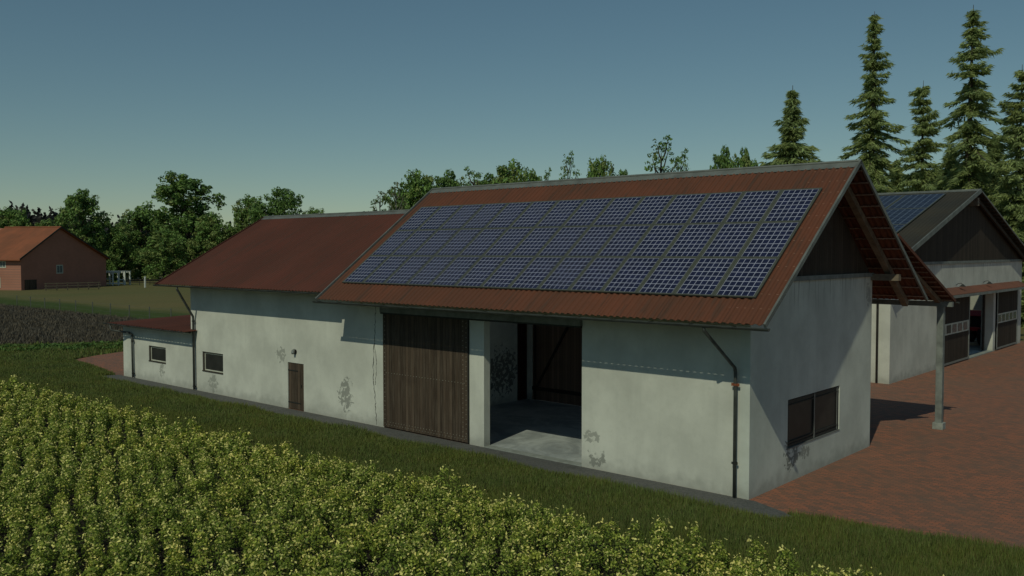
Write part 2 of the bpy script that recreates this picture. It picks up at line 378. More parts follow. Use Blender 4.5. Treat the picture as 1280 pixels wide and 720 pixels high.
lf=corr('roof',M['roof_low'],B,-30.9,-16.2,-1.15,lz(-1.15),LRY,LRZ,label='dull red lower roof slope')
corr('roof',M['roof_low'],B,-30.9,-16.2,LRY,LRZ,11.1,LRZ-LS*6.1,label='dull red lower rear slope')
sf=corr('roof',M['roof_low'],B,-37.35,-29.12,-.72,2.93,4.6,3.12,pitch=.3,label='flat red shed roof')
# ridge caps
def ridge(x0,x1,y,z,s1,s2,par,mat,axis=0,wd=.22):
    P=[(y-wd,z-s1*wd+.03),(y,z+.05),(y+wd,z-s2*wd+.03),(y+wd,z-s2*wd+.015),(y,z+.03),(y-wd,z-s1*wd+.015)]
    m=MB(); m.prism(P,0,x0,x1); m.tube([(x0,y,z+.05),(x1,y,z+.05)],.045,8); return m.build('ridge_cap',mat,par)
ridge(-17.28,1.24,RY,RZ,SF,SR,rf,M['cap']); ridge(-30.95,-17.3,LRY,LRZ,LS,LS,lf,M['cap'])
# verge boards / flashings
def verge(x,ya,za,yb,zb,par,mat,w_=.05,h_=.2,dz=-.02,name='verge_board'):
    return MB().bar((x,ya,za+dz),(x,yb,zb+dz),w_,h_,(0,0,1)).build(name,mat,par)
for x in (1.21,-17.27):
    verge(x,-1.66,zf(-1.66),RY,RZ,rf,M['cap'],.06,.12,.01); verge(x,RY,RZ,11.02,zr(11.02),rf,M['cap'],.06,.12,.01)
verge(1.22,7.85,cz(7.85),14.38,cz(14.38),rf,M['roof'],.05,.1)
verge(-30.93,-1.2,lz(-1.2),LRY,LRZ,lf,M['roof_low'],.05,.14); verge(-30.93,LRY,LRZ,11.1,LRZ-LS*6.1,lf,M['roof_low'],.05,.14)
# roof timber: battens, rafters, purlins in the overhang
sl=sqrt(1+SR*SR); d=.3
def batten(x0,x1,y,a,b): MB().box(x0,x1,y-.03,y+.03,a,b).build('batten',M['batten'],B)
while d<7.8:
    y=RY+d/sl; batten(-.12 if y<9.1 else -17.1,1.18,y,zr(y)-.075,zr(y)-.035); d+=.60
d=.3
while d<7.4:
    y=RY-d/sqrt(1+SF*SF); batten(-.12,1.18,y,zf(y)-.075,zf(y)-.035); d+=.60
y=8.2
while y<14.3: batten(-17.1,1.18,y,cz(y)-.08,cz(y)-.035); y+=.5
def rafter(x,ya,yb,fz,mat,w_=.2,h_=.2,off=-.2):
    MB().bar((x,ya,fz(ya)+off),(x,yb,fz(yb)+off),w_,h_,(0,0,1)).build('rafter',mat,B)
rafter(.5,RY+.05,10.95,zr,M['beam'],.2,.2); rafter(.5,-1.3,RY-.05,zf,M['beam'],.2,.2)
for x in (.75,-3.2,-7.2,-11.2,-15.2): rafter(x,9.1,14.2,cz,M['beam'],.18,.16)
MB().box(-.6,.93,8.88,9.12,5.80,6.02).build('purlin',M['beam'],B)
MB().box(-.3,.93,-.1,.12,zf(0)-.52,zf(0)-.32).build('purlin',M['beam'],B)
MB().box(-.3,.93,RY-.1,RY+.1,RZ-.55,RZ-.33).build('purlin',M['beam'],B)
MB().box(-17.1,1.28,13.82,13.98,4.70,4.87).build('canopy_beam',M['beam_grey'],B)
for x in (.86,-5.1,-11.1,-16.9):
    p=MB().box(x-.12,x+.12,13.78,14.02,.26,4.70).build('post',M['beam_grey'],B,bevel=.01)
    MB().box(x-.19,x+.19,13.71,14.09,0,.26).build('post_base',M['concrete'],p,bevel=.015)
# gutters (open half round) and pipes
def gutter(x0,x1,y,z,r,par,mat):
    m=MB(); n=10
    for k in range(n):
        a=pi+pi*k/n; b=pi+pi*(k+1)/n
        m.quad((x0,y+r*cos(a),z+r*sin(a)),(x1,y+r*cos(a),z+r*sin(a)),(x1,y+r*cos(b),z+r*sin(b)),(x0,y+r*cos(b),z+r*sin(b)))
    for x in (x0,x1): m.add([(x,y+r*cos(pi+pi*k/n),z+r*sin(pi+pi*k/n)) for k in range(n+1)],[tuple(range(n+1))])
    o=m.build('gutter',mat,par); s=o.modifiers.new('s','SOLIDIFY'); s.thickness=.006; s.offset=0
    x=x0+.3
    while x<x1: MB().box(x-.02,x+.02,y-r-.008,y+r+.04,z-.03,z+.008).build('gutter_hook',M['iron'],o); x+=1.25
    return o
gutter(-17.45,1.3,-1.62,4.878,.075,B,M['gutter']); gutter(-31.1,-17.5,-1.18,5.165,.065,B,M['gutter']); gutter(-37.7,-29.15,-.76,2.905,.05,B,M['gutter'])
gutter(-17.4,1.35,14.42,4.86,.07,B,M['gutter'])
def pipe(pts,r,brs=()):
    o=MB().tube(pts,r,12).build('down_pipe',M['pipe'],B,smooth=True)
    x=pts[-1][0]; y=pts[-1][1]
    for z,mt,s in brs:
        m=MB(); m.tube([(x,y,z-.03),(x,y,z+.03)],r+.012,12); m.box(x-.02,x+.02,y,0,z-.02,z+.02)
        m.box(x-.09*s,x+.09*s,y-.012,y+.012,z-.03*s,z+.03*s); m.build('bracket',mt,o)
    return o
pipe([(-.53,-1.6,4.84),(-.53,-1.58,4.72),(-.38,-.16,3.62),(-.37,-.13,3.5),(-.37,-.13,.04)],.048,[(3.15,M['rust'],1.3),(.98,M['iron'],1.0)])
pipe([(-28.9,-1.15,5.08),(-28.9,-1.14,4.98),(-29.28,-.14,3.62),(-29.3,-.12,3.5),(-29.3,-.12,.05)],.055,[(3.4,M['iron'],1),(.2,M['iron'],1.2)])
pipe([(-36.95,-.72,2.84),(-36.95,-.66,2.55),(-36.0,-.12,2.42),(-35.75,-.11,2.30),(-35.7,-.11,.05)],.055,[(2.0,M['iron'],1),(.25,M['iron'],1.2)])
# windows
def window(x0,x1,z0,z1,par,mull=(),y=.10,ft=.05,mat=None,pane=None):
    m=MB(); mat=mat or M['white']
    m.box(x0,x0+ft,y-.03,y+.03,z0,z1); m.box(x1-ft,x1,y-.03,y+.03,z0,z1); m.box(x0+ft,x1-ft,y-.03,y+.03,z0,z0+ft); m.box(x0+ft,x1-ft,y-.03,y+.03,z1-ft,z1)
    for u in mull: m.box(u-ft/2,u+ft/2,y-.028,y+.028,z0+ft,z1-ft)
    o=m.build('window',mat,par)
    MB().box(x0+ft,x1-ft,y-.006,y+.006,z0+ft,z1-ft).build('pane',pane or M['pane'],o); return o
for (a,b_,c_,d_) in ((-28.69,-26.83,1.0,1.96),(-34.1,-32.3,1.04,1.87)):
    window(a+.09,b_,c_+.05,d_-.05,B)
    m=MB(); m.box(a+.003,a+.087,.02,.14,c_+.06,d_-.003); m.box(a+.003,b_-.003,.02,.2,d_-.045,d_-.003); m.box(a,b_,-.03,.14,c_,c_+.045); m.build('window_surround',M['beam_dk'],B)
# gable window, looking out on the yard (in the X = 0 wall)
m=MB(); f=.09
m.box(-.10,-.03,2.43,2.43+f,1.02,2.42); m.box(-.10,-.03,6.26-f,6.26,1.02,2.42); m.box(-.10,-.03,2.43+f,6.26-f,1.02,1.02+f); m.box(-.10,-.03,2.43+f,6.26-f,2.42-f,2.42)
m.box(-.095,-.02,4.28,4.40,1.02+f,2.42-f); m.box(-.07,-.015,2.45,6.24,1.17,1.20); m.box(-.07,-.015,2.45,6.24,2.26,2.29)
gw=m.build('window',M['iron'],B); gw['label']='wide dark two-part window'
MB().box(-.075,-.06,2.5,4.3,1.08,2.36).build('pane',M['pane'],gw); MB().box(-.075,-.06,4.38,6.2,1.08,2.36).build('pane',M['pane'],gw)
m=MB(); m.box(-.028,-.012,4.31,4.37,1.03,2.41); m.box(-.028,-.012,6.10,6.13,1.03,2.41); m.box(-.06,.015,2.41,6.28,.985,1.015); m.build('glazing_bar',M['galv'],gw)
# sliding gate
g=MB().box(-15.24,-10.67,-.045,.02,.06,4.43).build('gate',M['gate'],B)
m=MB()
def bolt(x,z,y=-.052): m.tube([(x,y,z),(x,y+.02,z)],.018,6)
z=.2
while z<4.35: bolt(-15.14,z); bolt(-10.77,z); bolt(-10.93,z+.05); z+=.17
x=-15.05
while x<-10.8: bolt(x,.16); bolt(x,2.15); bolt(x+.07,.26); x+=.155
m.build('bolt_heads',M['bolt'],g)
MB().box(-10.70,-10.66,-.05,.03,.05,4.44).build('edge_strip',M['iron'],g)
MB().box(-15.33,-5.70,-.13,.0,4.46,4.66).build('gate_rail_cover',M['beam_grey'],B)
m=MB(); m.box(-15.33,-5.70,-.10,-.02,4.40,4.455); m.build('gate_rail',M['iron'],B)
# rear gate inside, pillar beside it, and a dark red door leaf on the partition
g=MB().box(-15.03,-9.5,H-.40,H-.32,.06,4.6).build('gate',planks('gate_planks_inner_lightened',0,.155,(.26,.17,.13),.3,.2),B); g['label']='inner side of the rear gate with a diagonal brace'  # plank colour lightened to stand in for light missing indoors
m=MB(); m.box(-15.03,-9.5,H-.46,H-.402,.5,.66); m.box(-15.03,-9.5,H-.46,H-.402,4.1,4.25); m.bar((-14.75,H-.44,.66),(-12.6,H-.44,4.1),.07,.15,(0,1,0)); m.box(-14.95,-14.83,H-.46,H-.402,.06,4.6)
m.build('brace',M['beam_dk'],g)
MB().box(-15.40,-15.33,7.98,8.55,.05,4.3).build('door_leaf',M['redwood'],B)
# small door
d=MB().box(-21.58,-20.47,.03,.09,.03,2.0).build('door',M['gate'],B)
m=MB(); m.box(-21.62,-20.9,.012,.03,1.66,1.70); m.box(-21.62,-20.7,.012,.03,.28,.32); m.build('hinge',M['iron'],d)
m=MB(); m.tube([(-20.62,.0,.98),(-20.62,.0,1.12)],.012,6); m.build('handle',M['iron'],d)
# wall lamp over the small door
l=MB().tube([(-21.03,-.02,2.50),(-21.03,.0,2.50)],.11,14).build('wall_lamp',M['iron'],B)
MB().tube([(-21.03,-.13,2.41),(-21.03,-.13,2.46),(-21.03,-.11,2.56),(-21.03,-.05,2.62)],[.05,.075,.07,.03],12).build('lamp_shade',M['galv'],l)

# ------------------------------------------------------------------ solar panels
def cellmat(name,nx,nz,w_,h_,line=(.34,.34,.44),cell=(.010,.012,.040),lw=.055):
    t=NT(name,.35,.3); X=t.xyz()
    def ax(o,n,s): 
        u=t.math('FRACT',t.math('ADD',t.math('MULTIPLY',o,n/s),.5*(n%2)+100.0)); e=t.math('MINIMUM',u,t.math('SUBTRACT',1,u)); return t.math('LESS_THAN',e,lw)
    l=t.math('MAXIMUM',ax(X[0],nx,w_),ax(X[1],nz,h_)); n=t.noise(3,4)
    bus=t.math('FRACT',t.math('MULTIPLY',X[1],nz*3/h_))
    c=t.mix(t.smooth(n,.3,.7),C3(cell,.7),C3(cell,1.4)); c=t.mix(t.math('MULTIPLY',t.math('LESS_THAN',bus,.1),.12),c,C3(line)); c=t.mix(l,c,C3(line)); t.color(c)
    t.set(t.b.inputs['Roughness'],t.math('ADD',.28,t.math('MULTIPLY',t.noise(1.3,4),.3))); return t.m
PW,PH=1.232,1.728
M['cells']=cellmat('solar_cells',6,8,1.07,1.63)
M['frame']=plain('panel_frame',(.085,.088,.072),.6,.2,.25,5)
def make_panel(w_=PW,h_=PH,fr=.074,cells=None):
    e=empty('solar_panel'); m=MB(); a,b=w_/2-.003,h_/2-.003
    fy=fr*.6; m.box(-a,a,-b,-b+fy,-.025,.018); m.box(-a,a,b-fy,b,-.025,.018); m.box(-a,-a+fr,-b+fy,b-fy,-.025,.018); m.box(a-fr,a,-b+fy,b-fy,-.025,.018)
    m.build('panel_frame',M['frame'],e); MB().box(-a+fr,a-fr,-b+fy,b-fy,-.02,.010).build('cell_glass',cells or M['cells'],e); return e
pan=make_panel(); first=True; ordn=['first','second','third','fourth','fifth','sixth','seventh','eighth','ninth','tenth','eleventh','twelfth','thirteenth','fourteenth']
c_s=1/sqrt(1+SF*SF); ang=math.atan(SF)
for r,rown in enumerate(('bottom','middle','top')):
    for k in range(14):
        o=pan if first else copy_tree(pan); first=False
        x=.56-PW/2-k*PW; s=.90+PH/2+r*PH; y=-1.55+s*c_s; z=zf(y)
        nx,ny,nz=0,-sin(ang),cos(ang)
        o.location=(x,y+ny*.062,z+nz*.062); o.rotation_euler=(ang,0,0)
        where='at the right end' if k==0 else ('at the left end' if k==13 else f'{ordn[k]} from the right end')
        tag(o,f'solar panel in the {rown} row on the red roof, {where}','solar panel','solar panels on the red barn roof')

# ------------------------------------------------------------------ SECOND BARN
BX,BY=-4.6,24.5; WD=27.9; LN=24
S2=empty('machine_shed',(BX,BY,0),0,'white shed with dark boarded gable, dark roof and brown sliding doors behind the yard','shed')
def b2(*a): return a
r2y=13.9; r2z=10.56; s2=.292; z2=lambda y:r2z-s2*abs(y-r2y)
w=MB(); W2=6.05
# gable wall facing the yard (local x = 0), door openings: 8.3..20.2 (door, gap) and 20.2..26.4
w.box(-.5,0,0,8.3,0,W2); w.box(-.5,0,8.3,17.7,4.1,W2); w.box(-.5,0,17.7,20.3,4.1,W2); w.box(-.75,0,20.05,20.6,0,4.1); w.box(-.5,0,20.3,26.4,4.101,W2-.001); w.box(-.5,0,26.4,WD,0,W2)
w.box(-LN,-.5,0,.4,0,W2+.1); w.box(-LN,-.5,WD-.4,WD,0,W2+.1); w.box(-LN,-LN+.4,.4,WD-.4,0,W2)
w.build('wall',M['plaster_far'],S2)
MB().box(-LN+.4,-.5,.4,WD-.4,0,.03).build('floor',M['floor'],S2)
MB().box(-.5,.02,14.1,20.05,.0,.06).build('door_sill',M['concrete'],S2)
MB().prism([(.02,W2+.16),(.02,z2(0)-.12),(r2y,r2z-.14),(WD-.02,z2(WD)-.12),(WD-.02,W2+.16)],0,-.12,.02).build('gable_boarding',M['board_dk'],S2)
MB().box(-.1,.07,.0,WD,W2+.0,W2+.16).build('gable_beam',M['beam_grey'],S2)
OV=.6
rr=corr('roof',M['roof_dark'],S2,-LN-.3,OV,-1.6,z2(-1.6),r2y,r2z,label='dark front roof slope')
RL='dark rear roof slope'
corr('roof',M['roof_dark'],S2,-LN-.3,OV,r2y,r2z,14.6,z2(14.6),label=RL); corr('roof',M['roof_dark'],S2,-LN-.3,OV,25.5,z2(25.5),WD+1.6,z2(WD+1.6),label=RL)
for a_,b_ in ((-LN-.3,-17.0),(-9.8,-8.7),(-1.5,OV)): corr('roof',M['roof_dark'],S2,a_,b_,14.6,z2(14.6),25.5,z2(25.5),label=RL)
for a_,b_ in ((-16.99,-9.81),(-8.69,-1.51)): corr('added_skylight',M['added_rooflight'],S2,a_,b_,14.6,z2(14.6),25.5,z2(25.5),th=.004)  # rooflights added out of view to brighten the shed inside
ridge(-LN-.3,OV+.04,r2y,r2z,s2,s2,rr,M['cap'])
MB().bar((OV+.02,-1.62,z2(-1.62)-.02),(OV+.02,r2y,r2z-.02),.07,.26,(0,0,1)).build('verge_board',M['cap'],rr)
MB().bar((OV+.02,r2y,r2z-.0),(OV+.02,WD+1.6,z2(WD+1.6)-.0),.06,.09,(0,0,1)).build('verge_board',M['cap'],rr)
y=-1.4
while y<WD+1.5: MB().box(-.1,OV-.01,y-.04,y+.04,z2(y)-.14,z2(y)-.04).build('batten',M['beam_dk'],S2); y+=.75
MB().bar((.25,0,z2(0)-.34),(.25,r2y,r2z-.34),.12,.22,(0,0,1)).build('rafter',M['beam_dk'],S2)
MB().bar((.25,r2y,r2z-.34),(.25,WD,z2(WD)-.34),.12,.22,(0,0,1)).build('rafter',M['beam_dk'],S2)
MB().box(-.3,OV-.1,r2y-.17,r2y+.17,r2z-.95,r2z-.45).build('purlin',M['beam'],S2)
gutter(-LN-.3,OV+.1,-1.62,z2(-1.62)-.09,.08,S2,M['gutter'])
MB().tube([(-.55,-1.55,z2(-1.6)-.12),(-.6,-.14,5.2),(-.6,-.12,.04)],.06,10).build('down_pipe',M['pipe'],S2,smooth=True)
# doors
def slide(y0,y1,x,glass):
    d=MB().box(x-.08,x,y0,y1,.10,4.12).build('sliding_door',M['board_dk'],S2)
    m=MB()
    for a in (y0,y1-.16): m.box(x-.09,x+.03,a,a+.16,.08,4.14)
    m.box(x-.09,x+.03,y0+.16,y1-.16,.08,.20); m.build('door_frame',M['galv'],d)
    m=MB(); m.box(x+.002,x+.022,y0+.16,y1-.16,1.86,2.52); st=m.build('window_band',M['white'],S2)
    n=5; L=(y1-y0-.5)/n
    for k in range(n): MB().box(x+.024,x+.034,y0+.27+k*L,y0+.27+k*L+L*.72,1.95,2.43).build('pane',M['pane'] if k in (0,1) and glass else M['paneb'],st)
slide(7.9,14.1,.06,True); slide(20.75,26.5,.06,False)
hd=corr('door_hood',M['roof_red'],S2,6.6,26.7,.75,4.28,.02,4.62,axis=1,pitch=.24)
MB().box(.70,.78,6.6,26.7,4.10,4.26).build('hood_fascia',M['beam_grey'],hd)
MB().box(-.6,-.5,19.75,20.03,0.06,4.1).build('door_post',M['beam_dk'],S2)
for y in (11.3,17.35):
    l=MB().tube([(.0,y,4.75),(.12,y,4.85),(.3,y,4.88),(.38,y,4.8)],.02,6).build('wall_lamp',M['iron'],S2)
    MB().tube([(.38,y,4.82),(.38,y,4.76),(.38,y,4.68)],[.05,.1,.2],12).build('lamp_shade',M['iron'],l)
# panels on the dark roof
M['cells2']=cellmat('solar_cells_far',6,10,2.3,3.5,(.09,.11,.16),(.010,.014,.036),.10)
p2=make_panel(2.5,3.7,.07,M['cells2']); first=True; a2=math.atan(s2)
for r,rown in enumerate(('upper','middle','lower')):
    for k in range(6):
        o=p2 if first else copy_tree(p2); first=False
        y=r2y-.75-(1.9+3.74*r)*cos(a2); x=BX-1.15-1.25-k*2.52
        o.location=(x,BY+y,z2(y)+.075); o.rotation_euler=(a2,0,0)
        tag(o,f'solar panel on the dark shed roof, {rown} row, '+('at the gable end' if k==0 else ordn[k]+' from the gable end'),'solar panel','solar panels on the dark shed roof')

# ------------------------------------------------------------------ tractor inside the shed
T_=empty('tractor',(-6.75,48.9,.03),radians(86),'dark tractor with a red bonnet and roof, parked inside the shed doorway','tractor')
red=plain('tractor_red',(.45,.02,.025),.35,0,.1,2,.5); blk=plain('tractor_black',(.012,.012,.014),.5,0,.3,6); tyre=plain('tyre_rubber',(.015,.015,.015),.9,0,.3,10)
MB().prism([(0.3,1.0),(2.1,.95),(2.25,1.35),(2.0,1.75),(.3,1.95)],1,-.42,.42).build('bonnet',red,T_,bevel=.06)
MB().box(-1.5,2.0,-.35,.35,.62,1.0).build('chassis',blk,T_,bevel=.04)
m=MB()
for x,y in ((-1.35,-.7),(-1.35,.7),(.25,-.6),(.25,.6)): m.bar((x,y,1.1),(x*.9,y*.92,2.62),.08,.08,(1,0,0))
cb=m.build('cab',blk,T_); MB().prism([(-1.6,2.45),(.55,2.30),(.45,2.50),(-.2,2.85),(-1.4,2.92)],1,-.8,.8).build('cab_roof',red,cb,bevel=.05)
MB().box(-1.25,.2,-.58,.58,1.15,2.6).build('cab_glass',M['pane'],cb); MB().box(-1.6,-.3,-.95,.95,1.25,1.55).build('mudguard',red,T_,bevel=.04)
MB().tube([(1.2,.3,1.85),(1.2,.3,2.75)],.04,8).build('exhaust',blk,T_)
def wheel(x,y,r,wd):
    o=MB().tube([(x,y-wd/2,r),(x,y-wd*.42,r),(x,y+wd*.42,r),(x,y+wd/2,r)],[r*.86,r,r,r*.86],24).build('wheel',tyre,T_)
    MB().tube([(x,y-wd/2-.01,r),(x,y+wd/2+.01,r)],r*.5,16).build('rim',red,o)
T_.scale=(1.15,1.15,.88)
for s in(-1,1): wheel(-.95,s*.85,.85,.5); wheel(1.5,s*.8,.55,.36)
for s in(-1,1): MB().tube([(2.26,s*.24,1.3),(2.30,s*.24,1.3)],.09,10).build('headlight',M['galv'],T_)

# ------------------------------------------------------------------ farmhouse far left
A0=(-155.8,37.6); hd_=atan2(57.2-37.6,-166.6+155.8)
Hs=empty('farmhouse',(A0[0],A0[1],0),hd_,'big red brick farmhouse with an orange tiled roof across the fields','farmhouse')
t=NT('house_brick',.9,.15); bb=t.n.new('ShaderNodeTexBrick'); t.L(t.mapping((1,1,1),rot=(pi/2,0,0)),bb.inputs['Vector']); bb.inputs['Scale'].default_value=1
bb.inputs['Brick Width'].default_value=.5; bb.inputs['Row Height'].default_value=.22; bb.inputs['Mortar Size'].default_value=.02
bb.inputs['Color1'].default_value=(.46,.20,.145,1); bb.inputs['Color2'].default_value=(.41,.18,.13,1); bb.inputs['Mortar'].default_value=(.34,.17,.13,1)
t.color(t.mix(t.math('MULTIPLY',t.smooth(t.noise(.3,5),.4,.7),.4),bb.outputs['Color'],C3((.30,.14,.10)))); M['hbrick']=t.m
M['htile']=roofing('house_tiles',(.30,.10,.05),(.23,.085,.045),1,.25)
wr=9.4; hz=11.2; eL,eR=5.7,5.4; WW=22.4; HL=17
MB().prism([(0,0),(WW,0),(WW,eR),(wr,hz-.15),(0,eL)],1,0,HL).build('wall',M['hbrick'],Hs)
def hroof(xa,za,xb,zb,hip):
    th=.18; P=[(xa,-.6,za),(xb,-.6,zb),(xb,HL-5.5,zb),(xa,HL+.6,za)]
    m=MB(); m.add(P+[(a,b,c-th) for a,b,c in P],[(0,1,2,3),(7,6,5,4),(0,4,5,1),(1,5,6,2),(2,6,7,3),(3,7,4,0)]); return m.build('roof',M['htile'],Hs)
r1=hroof(-.9,5.35,wr,hz,1); hroof(WW+.4,5.35,wr,hz,1)
m=MB(); m.add([(-.9,HL+.6,5.35),(WW+.4,HL+.6,5.35),(wr,HL-5.5,hz),(-.9,HL+.6,5.2),(WW+.4,HL+.6,5.2),(wr,HL-5.5,hz-.15)],[(0,1,2),(5,4,3),(0,3,4,1),(1,4,5,2),(2,5,3,0)]); m.build('roof',M['htile'],Hs)
m=MB(); m.bar((wr,-.62,hz+.02),(-.9,-.62,5.37),.1,.25,(0,0,1)); m.bar((wr,-.62,hz+.02),(WW+.4,-.62,5.37),.1,.25,(0,0,1)); m.build('verge_board',M['beam_dk'],r1)
MB().tube([(wr,-.6,hz+.02),(wr,HL-5.5,hz+.02)],.16,8).build('ridge_cap',M['htile'],r1)
def hwin(plane,u0,u1,z0,z1):
    m=MB(); f=.16
    def bx(a,b,c,d,t0,t1):
        if plane=='g': m.box(a,b,-t1,-t0,c,d)
        else: m.box(-t1,-t0,a,b,c,d)
    bx(u0,u0+f,z0,z1,-.02,.05); bx(u1-f,u1,z0,z1,-.02,.05); bx(u0+f,u1-f,z0,z0+f,-.02,.05); bx(u0+f,u1-f,z1-f,z1,-.02,.05); bx((u0+u1)/2-.04,(u0+u1)/2+.04,z0+f,z1-f,-.02,.04)
    o=m.build('window',M['white'],Hs); m=MB(); bx(u0+f,u1-f,z0+f,z1-f,-.02,.02); m.build('pane',M['paneb'],o)
hwin('g',8.6,10.3,2.7,4.3); hwin('f',4.2,6.0,.4,2.2); hwin('f',3.0,4.4,3.9,5.1)
dd=MB().box(.8,3.6,-.08,.02,0,1.8).build('door',M['gate'],Hs)
for y in (7.0,10.5): MB().box(-2.2,-2.0,y-.08,y+.08,0,5.3).build('post',M['white'],Hs)
MB().box(-2.4,0,5.5,14,2.75,2.95).build('balcony',M['beam_dk'],Hs)
MB().bar((-2.9,7,2.9),(-2.9,13,.1),1.2,.18).build('stairs',M['concrete'],Hs)
MB().bar((-2.2,10,3.7),(-2.2,15,3.7),2.2,.12).build('porch_roof',M['htile'],Hs)
# wooden rail fence in front of the house
def rails(name,P,Q,n,zs,h,mat,lab,cat,r=.07):
    o=empty(name,(P[0],P[1],0),atan2(Q[1]-P[1],Q[0]-P[0]),lab,cat); L=math.hypot(Q[0]-P[0],Q[1]-P[1])
    for i in range(n+1): MB().box(L*i/n-r,L*i/n+r,-r,r,0,h).build('post',mat,o)
    for z in zs: MB().box(-.3,L+.3,-r-.05,-r,z-.07,z+.07).build('rail',mat,o)
    return o
M['paleW']=plain('pale_wood',(.15,.12,.085),.8)
rails('wooden_fence',at(57,154),at(123,160),5,(.35,.8,1.25),1.35,M['paleW'],'pale wooden rail fence in front of the brick farmhouse','fence')
M['greyp']=plain('grey_post',(.13,.13,.12),.8)
o=empty('wire_fence',(-109.2,20.3,0),0,'thin wire fence with slim posts between the dark field and the meadow','fence')
for i in range(14): MB().box(i*4.3-.035,i*4.3+.035,-.035,.035,0,1.3).build('post',M['greyp'],o)
for z in (.4,.8,1.2): MB().tube([(0,-.05,z),(13*4.3,-.05,z)],.006,4).build('wire',M['greyp'],o)
# white pergola beside the farmhouse
M['wh']=plain('white_paint',(.62,.62,.58),.6,0,.1)
gx,gy=at(146,181); gz=empty('pergola',(gx,gy,0),HEAD-pi/2,'small white pergola with arches beside the brick farmhouse','pergola')
for x in (-2,-.3,.9,2.1):
    for y in (-1.2,1.2): MB().box(x-.12,x+.12,y-.12,y+.12,.0,2.5).build('post',M['wh'],gz)
m=MB(); m.box(-2.2,2.3,-1.3,-1.1,2.5,2.7); m.box(-2.2,2.3,1.1,1.3,2.5,2.7); m.box(-2.2,2.3,-1.3,-1.15,.25,.5); m.box(-2.2,-.3,-1.3,-1.15,1.2,1.35); m.box(.9,2.1,-1.3,-1.15,1.05,1.2); m.build('rail',M['wh'],gz)
m=MB()
for i in range(10): m.box(-2.2+i*.48,-2.1+i*.48,-1.5,1.5,2.7,2.85)
m.build('roof_slats',M['wh'],gz)
for a,b in ((-2,-.3),(-.3,.9),(.9,2.1)):
    m=MB(); c_=(a+b)/2; r=(b-a)/2-.1
    for k in range(8):
        t0,t1=pi*k/8,pi*(k+1)/8
        m.add([(c_+r*cos(t0),-1.2,2.5-r+r*sin(t0)),(c_+r*cos(t1),-1.2,2.5-r+r*sin(t1)),(c_+r*cos(t1),-1.2,2.5),(c_+r*cos(t0),-1.2,2.5),
               (c_+r*cos(t0),-1.25,2.5-r+r*sin(t0)),(c_+r*cos(t1),-1.25,2.5-r+r*sin(t1)),(c_+r*cos(t1),-1.25,2.5),(c_+r*cos(t0),-1.25,2.5)],[(0,1,2,3),(7,6,5,4),(0,4,5,1)])
    m.build('arch',M['wh'],gz)
rails('rail_fence',at(161,178),at(262,186),8,(.55,1.1),1.2,M['beam_dk'],'dark rail fence running right from the white pergola','fence',.05)
px,py=at(181,168); m=MB().box(-.12,.12,-.12,.12,0,1.9); m.prism([(-.14,1.9),(.14,1.9),(0,2.05)],1,-.14,.14)
o=m.build('marker_post',M['wh']); o.location=(px,py,0); tag(o,'slim white post standing alone on the meadow right of the pergola','post')

